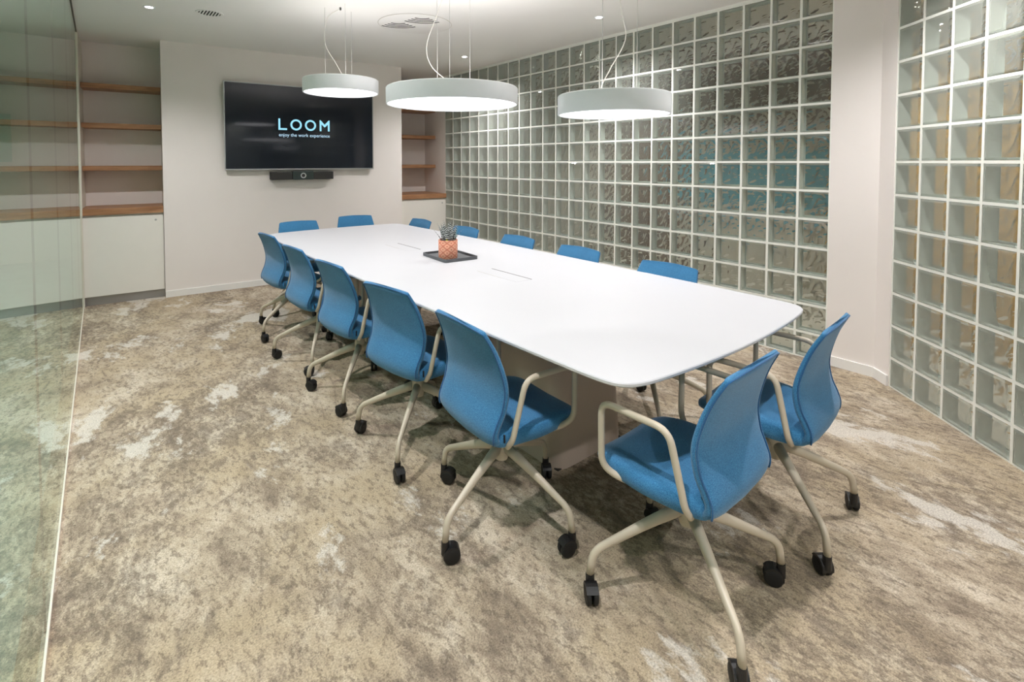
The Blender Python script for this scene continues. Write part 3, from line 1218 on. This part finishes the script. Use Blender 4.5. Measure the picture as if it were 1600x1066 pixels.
def pose_chair(root, x, y, face, base, label, group):
    """face: heading of the sitter in degrees from +x; base: heading of one leg."""
    root.location = (x, y, 0)
    rz = radians(face - 90)
    root.rotation_euler = (0, 0, rz)
    legs = [c for c in root.children if c.name.startswith('leg')]
    cas = [c for c in root.children if c.name.startswith('caster')]
    for k, (l, c) in enumerate(zip(legs, cas)):
        a = radians(base + 90 * k) - rz
        l.rotation_euler = (0, 0, a)
        c.location = (LEG_R * cos(a), LEG_R * sin(a), 0)
        c.rotation_euler = (0, 0, random.uniform(0, 2 * pi))
    root['label'] = label
    root['category'] = 'chair'
    root['group'] = group


CH = [
    (1.215, 1.495, -3, 103, 'blue chair on the glass-partition side, nearest the camera', 'left'),
    (1.22, 2.155, 10, 133.7, 'blue chair on the glass-partition side, second from the camera', 'left'),
    (1.212, 2.845, 6, 140.6, 'blue chair on the glass-partition side, middle of the five', 'left'),
    (1.208, 3.515, 5, 151, 'blue chair on the glass-partition side, second from the television', 'left'),
    (1.225, 4.26, 6, 124, 'blue chair on the glass-partition side, nearest the television', 'left'),
    (1.458, 0.852, 92, 145.8, 'blue chair at the near end of the table, closest to the camera', 'near'),
    (2.065, 0.842, 95, 142, 'blue chair at the near end of the table, beside the plain white pier', 'near'),
    (1.487, 4.78, -95, 20, 'blue chair at the television end, left of the two', 'far'),
    (2.095, 4.93, -104, 75, 'blue chair at the television end, right of the two', 'far'),
    (2.325, 1.6, 182, 45, 'blue chair on the glass-block side, nearest the camera', 'right'),
    (2.34, 2.285, 180, 45, 'blue chair on the glass-block side, second from the camera', 'right'),
    (2.35, 2.915, 181, 12, 'blue chair on the glass-block side, middle of the five', 'right'),
    (2.345, 3.61, 182, 50, 'blue chair on the glass-block side, fourth from the camera', 'right'),
    (2.33, 4.37, 182, 80, 'blue chair on the glass-block side, nearest the television', 'right'),
]
GN = {'left': 'chairs along the partition side of the table', 'right': 'chairs along the glass block side of the table', 'near': 'chairs at the near end of the table', 'far': 'chairs at the television end of the table'}
proto = make_chair()
chairs = [proto] + [copy_chair(proto) for _ in CH[1:]]
for o, (x, y, fa, ba, lab, g) in zip(chairs, CH):
    pose_chair(o, x, y, fa, ba, lab, GN[g])


# ------------------------------------------------------------------ pendant lamps
def pendant(x, y, z, dia, label, anchors, cord, up='added_uplight'):
    t = empty('pendant_lamp', (x, y, z), 0, label, 'lamp', 'round pendant lamps over the table')
    r, h = dia / 2, 0.108
    sh = lathe('lamp_shade', [(r - 0.012, 0.004), (r - 0.009, 0.0), (r - 0.004, 0.0), (r, 0.005), (r, h - 0.006), (r - 0.006, h), (0.0, h), (0.0, h - 0.006), (r - 0.012, h - 0.006)], M['lamp'], t, 96, smooth=True, close=False)
    # inner wall closes the shade
    lathe('diffuser', [(0.0, 0.006), (r - 0.0125, 0.006), (r - 0.0125, 0.009), (0.0, 0.009)], M['diffuser'], t, 72)
    lathe('added_uplight_ring', [(0.135, h + 0.001), (r - 0.04, h + 0.001), (r - 0.04, h + 0.003), (0.135, h + 0.003)], M[up], t, 48, ring=True)  # glowing ring added out of view to brighten the ceiling
    for ax, ay in anchors:
        tube('suspension_cable', [(ax, ay, h), (ax, ay, CEIL - z - 0.001)], 0.0012, M['cable'], t, 6)
        lathe('ceiling_anchor', [(0.0, CEIL - z - 0.022), (0.008, CEIL - z - 0.022), (0.008, CEIL - z), (0.0, CEIL - z)], M['cable'], t, 10)
    if cord:
        tube('power_cord', catmull(cord, 30), 0.0026, M['cord'], t, 8)
    return t


def tri(r, a0):
    return [(r * cos(radians(a0 + 120 * k)), r * sin(radians(a0 + 120 * k))) for k in range(3)]


pendant(1.525, 3.90, 1.925, 0.58, 'smallest-looking round white pendant lamp, in front of the television', tri(0.122, 145),
        [(0.01, 0.06, 0.675), (-0.07, 0.10, 0.60), (-0.09, 0.10, 0.40), (-0.02, 0.05, 0.24), (0.03, 0.02, 0.13), (0.03, 0.02, 0.108)], 'added_uplight_dim')
pendant(1.830, 2.765, 1.752, 0.855, 'largest round white pendant lamp, hanging over the middle of the table', tri(0.122, 185),
        [(0.0, 0.03, 0.848), (-0.06, 0.07, 0.62), (-0.12, 0.12, 0.40), (-0.10, 0.10, 0.26), (0.0, 0.05, 0.16), (0.05, 0.02, 0.108)])
pendant(2.225, 1.770, 1.637, 0.605, 'round white pendant lamp nearest the glass blocks, over the near table end', tri(0.122, 190),
        [(0.02, 0.0, 0.963), (0.03, -0.02, 0.60), (0.05, -0.04, 0.42), (0.0, 0.02, 0.26), (-0.04, 0.05, 0.16), (-0.04, 0.05, 0.108)])


# ------------------------------------------------------------------ recessed downlights and air vents
def downlight(x, y, label, watts=SPOT_WATTS, group='recessed ceiling downlights'):
    t = empty('downlight', (x, y, CEIL), 0, label, 'downlight', group)
    lathe('trim_ring', [(0.027, -0.0005), (0.027, -0.003), (0.040, -0.003), (0.042, -0.0005)], M['lamp'], t, 28, ring=True)
    lathe('lens', [(0.0, -0.001), (0.0265, -0.001), (0.0265, -0.004), (0.0, -0.004)], M['spot'], t, 24)
    L = bpy.data.lights.new('downlight_beam', 'SPOT')
    L.energy = watts
    L.color = (1.0, 0.978, 0.992)
    L.spot_size = radians(140)
    L.spot_blend = 1.0
    L.shadow_soft_size = 0.03
    lo = bpy.data.objects.new('downlight_beam', L)
    lo.location = (0, 0, -0.02)
    link(lo, t)


downlight(0.332, 4.81, 'ceiling downlight near the left niche and glass partition')
downlight(0.332, 2.82, 'ceiling downlight along the partition, level with the table middle')
downlight(0.332, 0.80, 'ceiling downlight along the partition, close to the camera')
downlight(3.360, 4.82, 'ceiling downlight by the far end of the glass block wall')
downlight(3.347, 2.82, 'ceiling downlight by the middle of the glass block wall')
downlight(2.950, 0.70, 'ceiling downlight above the near right corner of the room')
downlight(0.332, -1.10, 'added unseen downlight behind the camera by the partition')  # this one and the next are added for more ambient light
downlight(1.300, -1.20, 'added unseen downlight behind the camera by the angled block wall')

for x, y, w in ((4.7, 0.6, 'added for light behind the bend of the glass block walls'), (4.9, 3.9, 'added for light behind the long block wall'), (3.2, -1.6, 'added for light behind the angled block wall')):  # unseen lamps added to light the corridor behind the blocks
    downlight(x, y, 'corridor downlight ' + w, CORRIDOR_WATTS, 'added corridor downlights')
for y, w in ((2.4, 'near'), (7.2, 'far')):  # two more added lamps, for the corridor past the partition
    downlight(-1.3, y, w + ' corridor downlight added for light beyond the glass partition', CORRIDOR_WATTS * 0.95, 'added corridor downlights beyond the partition')


def arc_slots(cx, cy_, a0, name_parent):
    for k in range(4):
        r0 = 0.095 + 0.045 * k
        pts = []
        for j in range(13):
            a = a0 + radians(-40 + 80 * j / 12)
            pts.append((cx + r0 * cos(a) - 0.16 * cos(a0), cy_ + r0 * sin(a) - 0.16 * sin(a0), -0.006))
        tube('vent_slot', pts, 0.010, M['vent_dark'], name_parent, 6, (1.0, 0.2))


vt = empty('air_diffuser', (2.225, 3.955, CEIL), 0, 'large round ceiling air diffuser with two groups of curved slots', 'air vent')
lathe('diffuser_plate', [(0.0, -0.0005), (0.318, -0.0005), (0.318, -0.004), (0.314, -0.006), (0.0, -0.006)], M['ceiling'], vt, 56, smooth=True)
lathe('plate_rim', [(0.317, -0.001), (0.322, -0.001), (0.322, -0.0035), (0.317, -0.0035)], M['faint'], vt, 56, ring=True)
arc_slots(-0.10, 0.12, radians(60), vt)
arc_slots(-0.01, -0.14, radians(60), vt)

v2 = empty('air_vent', (0.735, 4.70, CEIL), 0, 'small round striped ceiling vent above the television wall', 'air vent')
lathe('vent_ring', [(0.082, -0.0005), (0.082, -0.005), (0.100, -0.005), (0.103, -0.0005)], M['ceiling'], v2, 40, ring=True)
lathe('vent_backing', [(0.0, -0.0005), (0.081, -0.0005), (0.081, -0.0015), (0.0, -0.0015)], M['vent_dark'], v2, 36)
for k in range(7):
    xx = -0.066 + 0.022 * k
    hl = sqrt(0.081 ** 2 - xx ** 2) - 0.002
    box('vent_slat', xx - 0.0045, xx + 0.0045, -hl, hl, -0.006, -0.0016, M['ceiling'], v2)
